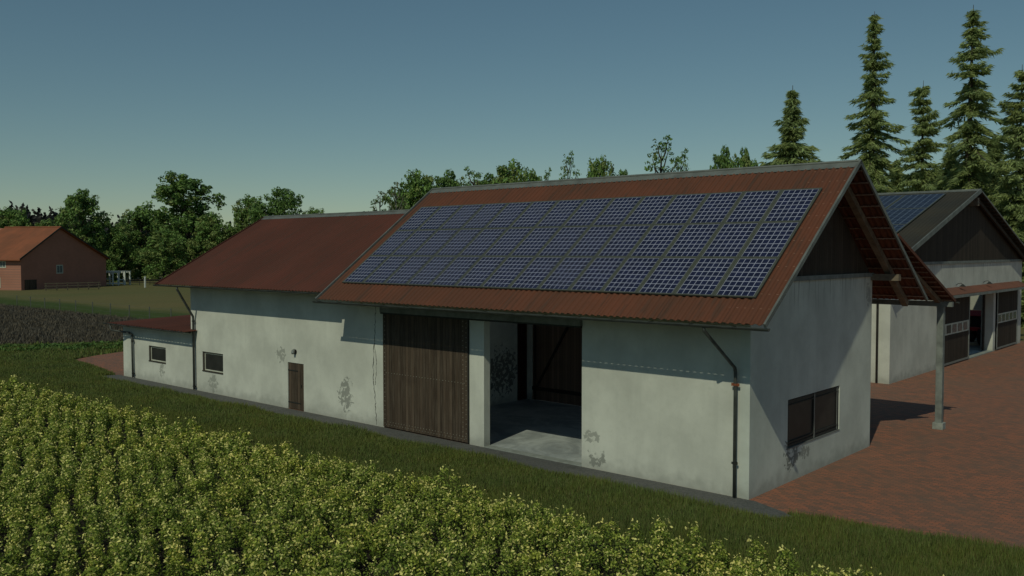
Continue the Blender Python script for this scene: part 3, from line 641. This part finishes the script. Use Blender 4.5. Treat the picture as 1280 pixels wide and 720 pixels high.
# ------------------------------------------------------------------ trees
def leafquads(cen, nrm, size, rngl):
    """one rhombic leaf clump per centre"""
    n=len(cen); a=rngl.normal(size=(n,3)); a-=nrm*np.sum(a*nrm,1,keepdims=True); a/=np.linalg.norm(a,axis=1,keepdims=True)+1e-9
    b=np.cross(nrm,a); s=(size*rngl.uniform(.6,1.3,n))[:,None]
    return np.stack([cen-a*s, cen-b*s*.55+a*s*.1, cen+a*s, cen+b*s*.55+a*s*.1],1)
def deciduous(seed,H_,W_,lobes,leaf,mats,wts,dens=1.0,trunk=.16,base=.22,sparse=False,bark='bark'):
    r=np.random.default_rng(seed); tm=MB()
    hb=H_*base
    tp=[(0,0,0)]; x=y=0
    for i in range(1,6): x+=r.normal()*.012*H_; y+=r.normal()*.012*H_; tp.append((x,y,H_*.82*i/5))
    tm.tube(tp,[H_*.02*trunk/.16*(1.25-.22*i) for i in range(6)],8)
    cs=[]
    for k in range(lobes):
        t_=(k+.5)/lobes; z=hb+(H_-hb)*(t_**.85)*.93; prof=sin(pi*min(.97,(.20+.70*t_)))**.6
        a=k*2.399+r.normal()*.5; rad=W_/2*prof*r.uniform(.25,.82)
        if t_>.93: rad*=.5
        c_=np.array([rad*cos(a),rad*sin(a),z]); lr=W_*r.uniform(.11,.20)*(.75 if sparse else 1)*(1.15-.12*t_)
        cs.append((c_,lr))
        zz=max(hb*.8,z-rad*.7-.05*H_); fr=min(.999,zz/(H_*.82)); idx=int(fr*5); p0=np.array(tp[min(idx,5)]); p1=np.array(tp[min(idx+1,5)]); pb=p0+(p1-p0)*(fr*5-idx)
        mid=(pb+c_)/2+np.array([0,0,-.02*H_]); tm.tube([pb,mid,c_],[H_*.007,H_*.005,H_*.002],5)
    Q=[]; mi=[]
    for c_,lr in cs:
        sub=max(3,int(9*dens))
        for j in range(sub):
            d=r.normal(size=3); d/=np.linalg.norm(d); sc_=c_+d*lr*r.uniform(.45,1.05)*np.array([1,1,.75]); sr=lr*r.uniform(.28,.5)
            n=int(26*dens*(.5 if sparse else 1)); dd=r.normal(size=(n,3)); dd/=np.linalg.norm(dd,axis=1,keepdims=True)
            cen=sc_+dd*sr*(r.uniform(.3,1.0,n)**.5)[:,None]*np.array([1,1,.7])
            nr=dd*.7+r.normal(size=(n,3))*.5+np.array([0,0,.5]); nr/=np.linalg.norm(nr,axis=1,keepdims=True)
            Q.append(leafquads(cen,nr,leaf,r)); mi.append(r.choice(len(mats),n,p=wts) if r.random()<.4 else np.full(n,r.choice(len(mats),p=wts)))
    me=npmesh('crown',np.concatenate(Q),4,[M[m] for m in mats],np.concatenate(mi)); tr=tm.mesh('trunk',M[bark])
    tr.polygons.foreach_set('use_smooth',[True]*len(tr.polygons)); return (me,tr,H_,W_)
def plant_tree(name,proto,x,y,h,wd,rz,label,cat='tree',group=None):
    me,tr,H_,W_=proto; e=empty(name,(x,y,0),rz,label,cat,group); e.scale=(wd/W_,wd/W_,h/H_)
    link('crown',me,e); link('trunk',tr,e); return e
oakA=deciduous(3,24,15,34,.36,['leaf','leaf2','leaf3'],[.45,.40,.15],base=.06,dens=1.4); oakB=deciduous(5,20,15,34,.34,['leaf','leaf2','leaf3'],[.5,.3,.2],base=.04,dens=1.4)
oakC=deciduous(9,16,14,26,.30,['leaf','leaf3','leaf2'],[.6,.3,.1],base=.03,dens=1.6); oakD=deciduous(21,24,17,34,.34,['leaf2','leaf'],[.6,.4],base=.04,dens=1.35)
birA=deciduous(31,20,8,30,.20,['leaf4','leaf2'],[.6,.4],.8,.09,.1,True,'bark_pale'); birB=deciduous(37,20,9,30,.2,['leaf2','leaf','leaf3'],[.4,.4,.2],.8,.1,.1,True)
grp='leafy trees on the far left beyond the meadow'; grb='tree tops showing over the red roofs'
def T(name,proto,px,top,wpx,d,lab,g):
    x,y=at(px,d); h=CAM[2]+(314-top)/FPX*d; plant_tree(name,proto,x,y,h,wpx/FPX*d*1.08,random.uniform(0,6.28),lab,'tree',g)
L_=[('leafy_tree',oakC,12,262,70,205,'low rounded green tree behind the roof of the brick farmhouse'),
 ('leafy_tree',oakB,103,236,66,196,'tall dark leafy tree right behind the farmhouse gable'),
 ('leafy_tree',oakC,150,282,46,200,'low green tree just behind the white pergola'),
 ('leafy_tree',oakB,178,256,64,212,'medium green tree left of the tallest leafy tree'),
 ('leafy_tree',oakA,232,215,88,205,'tallest leafy tree on the left, broad dark crown with gaps'),
 ('leafy_tree',oakC,205,288,60,190,'light green low tree in front of the tallest leafy tree'),
 ('leafy_tree',oakC,262,268,56,200,'small dark tree right of the tallest leafy tree'),
 ('leafy_tree',oakC,312,247,58,205,'bright green rounded tree above the left end of the lower red roof'),
 ('leafy_tree',oakD,352,236,80,200,'dark broad tree behind the ridge of the lower red roof'),
 ('leafy_tree',oakC,392,262,50,210,'small tree top at the right of the dark broad tree over the lower roof'),
 ('leafy_tree',oakC,58,276,50,225,'distant low tree seen above the farmhouse ridge'),
 ('leafy_tree',oakD,133,292,60,215,'low dark tree in the gap between farmhouse and pergola')]
for n_,p_,px,top,wp,d,lab in L_: T(n_,p_,px,top,wp,d,lab,grp)
R_=[('birch_tree',birA,478,234,40,130,'thin pale tree top at the left, where the lower red roof meets the high one'),
 ('birch_tree',birA,496,222,44,130,'pale sparse tree top second from the left over the lower roof ridge'),
 ('leafy_tree',oakC,528,218,90,140,'bright green round tree top behind the left end of the high roof'),
 ('leafy_tree',oakB,562,212,60,145,'dark leafy top just right of the high roof\'s upper left corner'),
 ('leafy_tree',birB,590,202,64,140,'dark tufted tree top rising over the left part of the high ridge'),
 ('leafy_tree',oakC,635,206,84,145,'low green rounded tree top over the left part of the high ridge'),
 ('leafy_tree',birB,684,203,34,140,'tiny narrow dark tree top over the high ridge beside the sparse one'),
 ('birch_tree',birB,711,182,44,135,'sparse slender tree top near the middle of the high ridge'),
 ('leafy_tree',oakC,752,200,60,140,'low dark green tree top right of the slender one near mid ridge'),
 ('leafy_tree',birB,828,162,80,125,'tall loose tree top with open branches over the middle of the ridge'),
 ('leafy_tree',birB,852,178,44,127,'short loose tree top leaning against the tall loose one'),
 ('leafy_tree',oakB,905,182,46,130,'small dark tree top left of the lone spruce over the ridge'),
 ('leafy_tree',oakB,932,184,46,128,'small dark tree top touching the lone spruce on its left')]
R_+=[('leafy_tree',oakC,512,238,60,150,'round green top low between the two pale sparse trees and the high roof'),
 ('leafy_tree',oakB,612,216,60,150,'bushy dark top low over the ridge right of the dark tufted tree'),
 ('leafy_tree',oakC,664,216,60,155,'low pale green top between rounded and tiny narrow trees'),
 ('leafy_tree',oakB,776,212,50,150,'low bushy top left of the tall loose tree over the ridge')]
for n_,p_,px,top,wp,d,lab in R_: T(n_,p_,px,top,wp,d,lab,grb)

def spruce(seed,H_,W_,nwh,prof,dens=1.0,nb=6,droop=.35,gap=.0,leafl=.38,jit=.45,amp=1.0):
    r=np.random.default_rng(seed); tm=MB(); tm.tube([(0,0,0),(r.normal()*.1,r.normal()*.1,H_*.5),(0,0,H_*.985)],[H_*.013,H_*.009,.02],8)
    Cc=[];Dd=[]
    for k in range(nwh):
        t_=(k+r.uniform(-.3,.3))/nwh; z=H_*(.10+.885*t_); L=W_/2*prof(t_)*r.uniform(.8,1.15)
        zk=z
        for j in range(nb):
            if r.random()<gap: continue
            z=zk+r.uniform(-1,1)*jit*H_*.885/nwh
            a=2*pi*(j+r.uniform(-.35,.35))/nb+k*1.3; l=L*r.uniform(.5,1.1)*(.88+amp*(.30*sin(z*.9+seed*2+2.4*cos(a+seed))+.20*sin(z*2.3+3*a))); l=max(l,.16)
            n=max(6,int(l/.11*dens)); s=np.linspace(.05,1,n); up=.25*(t_>.75)
            ux,uy=cos(a),sin(a)
            zz=z+l*(s*(up-droop*.4)-droop*.9*s*s*(1-t_)+.30*droop*s**4)
            P=np.stack([ux*l*s,uy*l*s,zz],1); 
            tm.tube([P[0],P[n//2],P[-1]],[.012+.012*l,.01+.006*l,.006],4,False)
            m_=8
            lat=(1-.55*s)*min(.8,.05+.30*l)
            for q in range(m_):
                off=r.uniform(-1,1,n)*r.uniform(.4,1.2); side=np.array([-uy,ux,0])
                c_=P+side*(off*lat)[:,None]+np.array([0,0,1])*(-.18*np.abs(off)*lat-r.uniform(0,.16,n))[:,None]+r.normal(size=(n,3))*np.array([.05,.05,.09])
                d_=np.array([ux,uy,0])*r.uniform(.3,1,n)[:,None]+side*(np.sign(off)*r.uniform(.2,.8,n))[:,None]+np.array([0,0,1])*(-r.uniform(.0,.75,n))[:,None]
                Cc.append(c_); Dd.append(d_)
    Cc=np.concatenate(Cc); Dd=np.concatenate(Dd); Dd/=np.linalg.norm(Dd,axis=1,keepdims=True); n=len(Cc)
    w_=np.cross(Dd,r.normal(size=(n,3))); w_/=np.linalg.norm(w_,axis=1,keepdims=True)
    l=(leafl*r.uniform(.7,1.4,n))[:,None]; wd=(.058*r.uniform(.7,1.4,n))[:,None]
    V=np.stack([Cc-Dd*l*.4,Cc+w_*wd,Cc+Dd*l,Cc-w_*wd],1)
    mi=(r.random(n)<.4).astype(int); me=npmesh('crown',V,4,[M['spruce'],M['spruce2']],mi); tr=tm.mesh('trunk',M['bark']); return (me,tr,H_,W_)
cone=lambda t:(1-t)**1.12+.015
clump=lambda t:(1-t)**.78*1.0+.03
openp=lambda t:(1-t)**.65*.95+.05
spA=spruce(1,20,14,30,cone,1.0,9,.45,.05,jit=.22,amp=.35); spB=spruce(2,30,9.5,40,clump,1.0,7,.85,.2,jit=.35,amp=1.0); spC=spruce(8,30,10.5,38,clump,1.0,7,1.0,.2,jit=.35,amp=1.1); spD=spruce(4,24,11,30,openp,1.1,7,.40,.2,jit=.3,amp=.9); spE=spruce(6,16,12,32,cone,1.2,9,.45,.05,jit=.3,amp=.5)
grs='spruces behind the buildings on the right'
S_=[(spE,1095,222,150,112,'small low spruce at the back, right of the red roof peak'),
 (spE,1168,205,170,114,'wide low spruce at the very back between the tall ones'),
 (spE,1228,198,170,112,'wide back spruce behind the dark gable peak'),
 (spE,1290,205,170,108,'back row spruce at the right picture edge'),
 (spA,988,104,215,78,'lone broad spruce behind the right end of the red ridge'),
 (spB,1088,12,120,88,'very tall narrow spruce just behind the peak of the red roof'),
 (spD,1150,98,120,82,'open topped spruce between the two very tall ones'),
 (spC,1210,4,150,92,'tallest narrow spruce, rising over the dark gable'),
 (spD,1272,78,130,86,'open topped spruce at the right edge of the picture'),
 (spE,1118,196,150,98,'low bushy spruce at the foot of the tall narrow one'),
 (spE,1185,180,180,100,'low bushy spruce behind the left slope of the dark roof'),
 (spE,1240,168,190,97,'dense low spruce behind the dark gable peak'),
 (spE,1300,160,190,95,'dense spruce partly outside the right edge'),
 (spE,1055,222,110,105,'low spruce hidden mostly behind the red roof peak'),
 (spE,1330,240,190,80,'bushy spruce beyond the right corner of the white shed'),
 (spE,1150,215,140,86,'small bushy spruce under the open topped one')]
for p_,px,top,wp,d,lab in S_:
    x,y=at(px,d); h=CAM[2]+(314-top)/FPX*d; plant_tree('spruce_tree',p_,x,y,h,wp/FPX*d*1.05,random.uniform(0,6.28),lab,'spruce',grs)

# dark wooded hill far behind
def hill_h(u): return 23+5*sin(u*.011+1)+3*sin(u*.031+.4)+2*sin(u*.083)
m=MB(); n=60; vs=[]
dirs=np.linspace(-500,2000,n)
for i,p in enumerate(dirs):
    for d,hf in ((420,0),(470,.75),(520,1.0),(700,.9)):
        x,y=at(p,d); vs.append((x,y,hill_h(p)*hf*.8-.5))
m.add(vs,[(i*4+j,(i+1)*4+j,(i+1)*4+j+1,i*4+j+1) for i in range(n-1) for j in range(3)])
o=m.build('hill',M['ground']); o['kind']='structure'
N=90000; p=rng.uniform(-480,1900,N); d=rng.uniform(425,525,N); pos=CAM[:2]+F2*d[:,None]+R2*((p-640)/FPX*d)[:,None]
hb=(23+5*np.sin(p*.011+1)+3*np.sin(p*.031+.4)+2*np.sin(p*.083))*.8*np.clip((d-420)/100+.05,0,1)**.6
hh=(5+4*(np.sin(p*.9)+np.sin(p*.37+2))*.5+2*np.sin(d*.7))*rng.uniform(.1,1,N); cen=np.column_stack([pos,np.maximum(.8,hb)+np.maximum(hh,.3)])
nr=rng.normal(size=(N,3)); nr/=np.linalg.norm(nr,axis=1,keepdims=True)
o=link('far_wood',npmesh('far_wood',leafquads(cen,nr,1.5,rng),4,[M['far_wood']])); tag(o,'dark bare woodland on the far hill line','woodland',kind='stuff')

# ------------------------------------------------------------------ crop field
def proto_plant(r,lod):
    Hh=r.uniform(.44,.74); nl=int({0:165,1:110,2:62}[lod]); ls={0:.034,1:.044,2:.066}[lod]
    z=Hh*r.uniform(.12,1,nl)**.75; rad=.235*np.sin(np.clip(z/Hh,0.1,.97)*pi*.82+.35)*r.uniform(.25,1.0,nl)**.5; a=r.uniform(0,2*pi,nl)
    cen=np.stack([rad*np.cos(a),rad*np.sin(a),z],1); nr=np.stack([np.cos(a)*.5,np.sin(a)*.5,np.full(nl,.7)],1)+r.normal(size=(nl,3))*.7; nr/=np.linalg.norm(nr,axis=1,keepdims=True)
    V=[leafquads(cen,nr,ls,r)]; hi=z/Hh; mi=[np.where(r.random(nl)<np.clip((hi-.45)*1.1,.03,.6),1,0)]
    nf=int({0:21,1:15,2:10}[lod]); ztop=Hh*r.uniform(.6,1.12,nf); a=r.uniform(0,2*pi,nf); rad=.20*r.uniform(.0,1,nf)**.6
    cen=np.stack([rad*np.cos(a),rad*np.sin(a),ztop],1); nr=r.normal(size=(nf,3))*.5+np.array([0,0,.7]); nr/=np.linalg.norm(nr,axis=1,keepdims=True)
    V.append(leafquads(cen,nr,{0:.034,1:.042,2:.054}[lod],r)); mi.append(np.full(nf,2))
    # stems
    ns=4; a=r.uniform(0,2*pi,ns); q=[]
    for i in range(ns):
        b=np.array([.03*cos(a[i]),.03*sin(a[i]),0]); e=np.array([.16*cos(a[i]),.16*sin(a[i]),Hh*.85]); w_=np.array([-sin(a[i]),cos(a[i]),0])*.006; q.append([b-w_,b+w_,e+w_,e-w_])
    V.append(np.array(q)); mi.append(np.full(ns,3)); return np.concatenate(V),np.concatenate(mi)
ra=radians(157.5); U=np.array([cos(ra),sin(ra)]); W=np.array([-sin(ra),cos(ra)])
def field(lod,dmin,dmax,du,dv):
    us=np.arange(-30,120,du); vs_=np.arange(-60,60,dv); uu,vv=np.meshgrid(us,vs_)
    uu=uu+rng.normal(size=uu.shape)*.11; vv=vv+rng.normal(size=vv.shape)*.07+.10*np.sin(uu*.8)
    P=uu.reshape(-1)[:,None]*U+vv.reshape(-1)[:,None]*W+np.array([CAM[0],CAM[1]])
    ok,d=inview(P[:,0],P[:,1],.6,130); ok&=(P[:,1]<FE(P[:,0])-.1-.35*rng.random(len(P)))&(d>dmin)&(d<=dmax)&(rng.random(len(P))>.10)&(P[:,0]>-108)
    P=P[ok]; protos=[proto_plant(rng,lod) for _ in range(8)]; k=rng.integers(0,8,len(P)); V=[];mi=[]
    for j in range(8):
        idx=np.where(k==j)[0]; 
        if not len(idx): continue
        pv,pm=protos[j]; n=len(idx); th=rng.uniform(0,2*pi,n); s=rng.uniform(.8,1.18,n); c_,s_=np.cos(th)*s,np.sin(th)*s
        x=pv[None,:,:,0]*c_[:,None,None]-pv[None,:,:,1]*s_[:,None,None]+P[idx,0][:,None,None]; y=pv[None,:,:,0]*s_[:,None,None]+pv[None,:,:,1]*c_[:,None,None]+P[idx,1][:,None,None]; z=pv[None,:,:,2]*s[:,None,None]+np.zeros_like(x)
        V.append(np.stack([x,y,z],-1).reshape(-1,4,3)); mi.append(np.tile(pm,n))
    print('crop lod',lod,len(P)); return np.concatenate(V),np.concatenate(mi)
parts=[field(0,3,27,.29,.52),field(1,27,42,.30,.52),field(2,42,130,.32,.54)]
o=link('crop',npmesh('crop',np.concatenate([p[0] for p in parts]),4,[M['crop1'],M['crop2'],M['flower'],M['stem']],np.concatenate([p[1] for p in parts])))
tag(o,'rows of leafy green crop dotted with pale yellow flowers in the foreground','crop field',kind='stuff')

# ------------------------------------------------------------------ grass
def inpoly(x,y,poly):
    r=np.zeros(len(x),bool); n=len(poly)
    for i in range(n):
        x0,y0=poly[i]; x1,y1=poly[(i+1)%n]
        c_=((y0>y)!=(y1>y))&(x<(x1-x0)*(y-y0)/((y1-y0) if y1!=y0 else 1e-9)+x0); r^=c_
    return r
def blades(N,x0,x1,y0,y1,hmin,hmax,wb,excl,mats,wts,keep=None,lean=.35,dscale=True):
    x=rng.uniform(x0,x1,N); y=rng.uniform(y0,y1,N); ok,d=inview(x,y,.1,60)
    for e in excl: ok&=~inpoly(x,y,e)
    if keep is not None: ok&=keep(x,y)
    if dscale: ok&=rng.random(N)<np.clip(28/np.maximum(d,1),.0,1)**1.2
    x,y,d=x[ok],y[ok],d[ok]; n=len(x); h=rng.uniform(hmin,hmax,n)*(1+.35*np.sin(x*1.3)*np.sin(y*1.7+x*.4)); a=rng.uniform(0,2*pi,n); l=h*rng.uniform(0,lean,n)*1.5; b=rng.uniform(0,2*pi,n)
    w_=wb*(np.maximum(d,20)/22 if dscale else 1)*rng.uniform(.7,1.3,n)
    B0=np.stack([x-np.cos(a)*w_,y-np.sin(a)*w_,np.zeros(n)],1); B1=np.stack([x+np.cos(a)*w_,y+np.sin(a)*w_,np.zeros(n)],1)
    Tt=np.stack([x+np.cos(b)*l,y+np.sin(b)*l,h],1); return np.stack([B0,B1,Tt],1), rng.choice(len(mats),n,p=wts)
gpx=gp; fieldpoly=[(float(x),float(FE(x))-.35) for x in fx]+[(24,-7.4),(24,-60),(-110,-60)]
ms=['grass1','grass2']
V1,m1=blades(800000,-60,14,-6.7,2.5,.10,.24,.011,[yard,gp,fieldpoly,DK],ms,[.75,.25])
V2,m2=blades(150000,-110,-46,-8,8,.12,.30,.02,[yard,gp,fieldpoly,DK],ms,[.75,.25])
print('grass',len(V1),len(V2))
o=link('grass',npmesh('grass',np.concatenate([V1,V2]),3,[M[k] for k in ms],np.concatenate([m1,m2]))); tag(o,'short dark green grass between the crop and the barn','grass',kind='stuff')
# dry dark crop on the far field and weeds at its edge
V,mi=blades(260000,-190,-50,-16,20,.12,.36,.05,[],['dry1','dry2'],[.5,.5],keep=lambda x,y:inpoly(x,y,DK),dscale=False,lean=.4)
o=link('dry_crop',npmesh('dry_crop',V,3,[M['dry1'],M['dry2']],mi)); tag(o,'dark withered crop standing on the field behind the shed','crop field',kind='stuff')
N=26000; x=rng.uniform(-62,-47,N); y=rng.uniform(-5,14,N); 
near=lambda x,y:inpoly(x,y,[(-59.6,-3),(-57.6,1.1),(-54.2,6.2),(-53.2,10),(-51,16),(-49.6,16),(-49.8,9.4),(-50.5,5.0),(-53.5,-.5),(-57,-4)])
k=near(x,y); x,y=x[k],y[k]; hgt=.06+.3*rng.random(len(x))*(.5+.5*np.sin(x*2.1)*np.sin(y*1.7)); cen=np.column_stack([x,y,hgt]); nr=rng.normal(size=(len(x),3))*.6+np.array([0,0,.8]); nr/=np.linalg.norm(nr,axis=1,keepdims=True)
o=link('weeds',npmesh('weeds',leafquads(cen,nr,.12,rng),4,[M['weed']])); tag(o,'bushy green weeds along the edge of the dark field','weeds',kind='stuff')

# ------------------------------------------------------------------ light
D=np.array([-.276,1,-.985]); D/=np.linalg.norm(D)
el=math.asin(-D[2]); az=atan2(-D[0],-D[1])
W_=bpy.data.worlds.new('World'); sc.world=W_; W_.use_nodes=True; nt=W_.node_tree; bg=nt.nodes['Background']
sky=nt.nodes.new('ShaderNodeTexSky'); sky.sky_type='NISHITA'; sky.sun_disc=False; sky.sun_elevation=el; sky.sun_rotation=az
sky.altitude=0; sky.air_density=1.0; sky.dust_density=.0; sky.ozone_density=3.2
gm=nt.nodes.new('ShaderNodeGamma'); gm.inputs[1].default_value=.84; hs=nt.nodes.new('ShaderNodeHueSaturation'); hs.inputs['Saturation'].default_value=1.10
nt.links.new(sky.outputs[0],gm.inputs[0]); nt.links.new(gm.outputs[0],hs.inputs['Color']); nt.links.new(hs.outputs[0],bg.inputs[0]); bg.inputs[1].default_value=.082
sl_=bpy.data.lights.new('sun','SUN'); sl_.energy=2.3; sl_.angle=radians(.5); sl_.color=(1,.95,.84)
so=bpy.data.objects.new('sun',sl_); col.objects.link(so)
from mathutils import Vector
so.rotation_euler=Vector(D).to_track_quat('-Z','Y').to_euler(); so.location=(0,0,50)
vs=sc.view_settings; vs.view_transform='Standard'; vs.look='None'; vs.gamma=1; vs.use_white_balance=True; vs.white_balance_temperature=6950; vs.white_balance_tint=-10; vs.exposure=-.45; vs.use_curve_mapping=False
sc.cycles.max_bounces=10; sc.cycles.diffuse_bounces=8
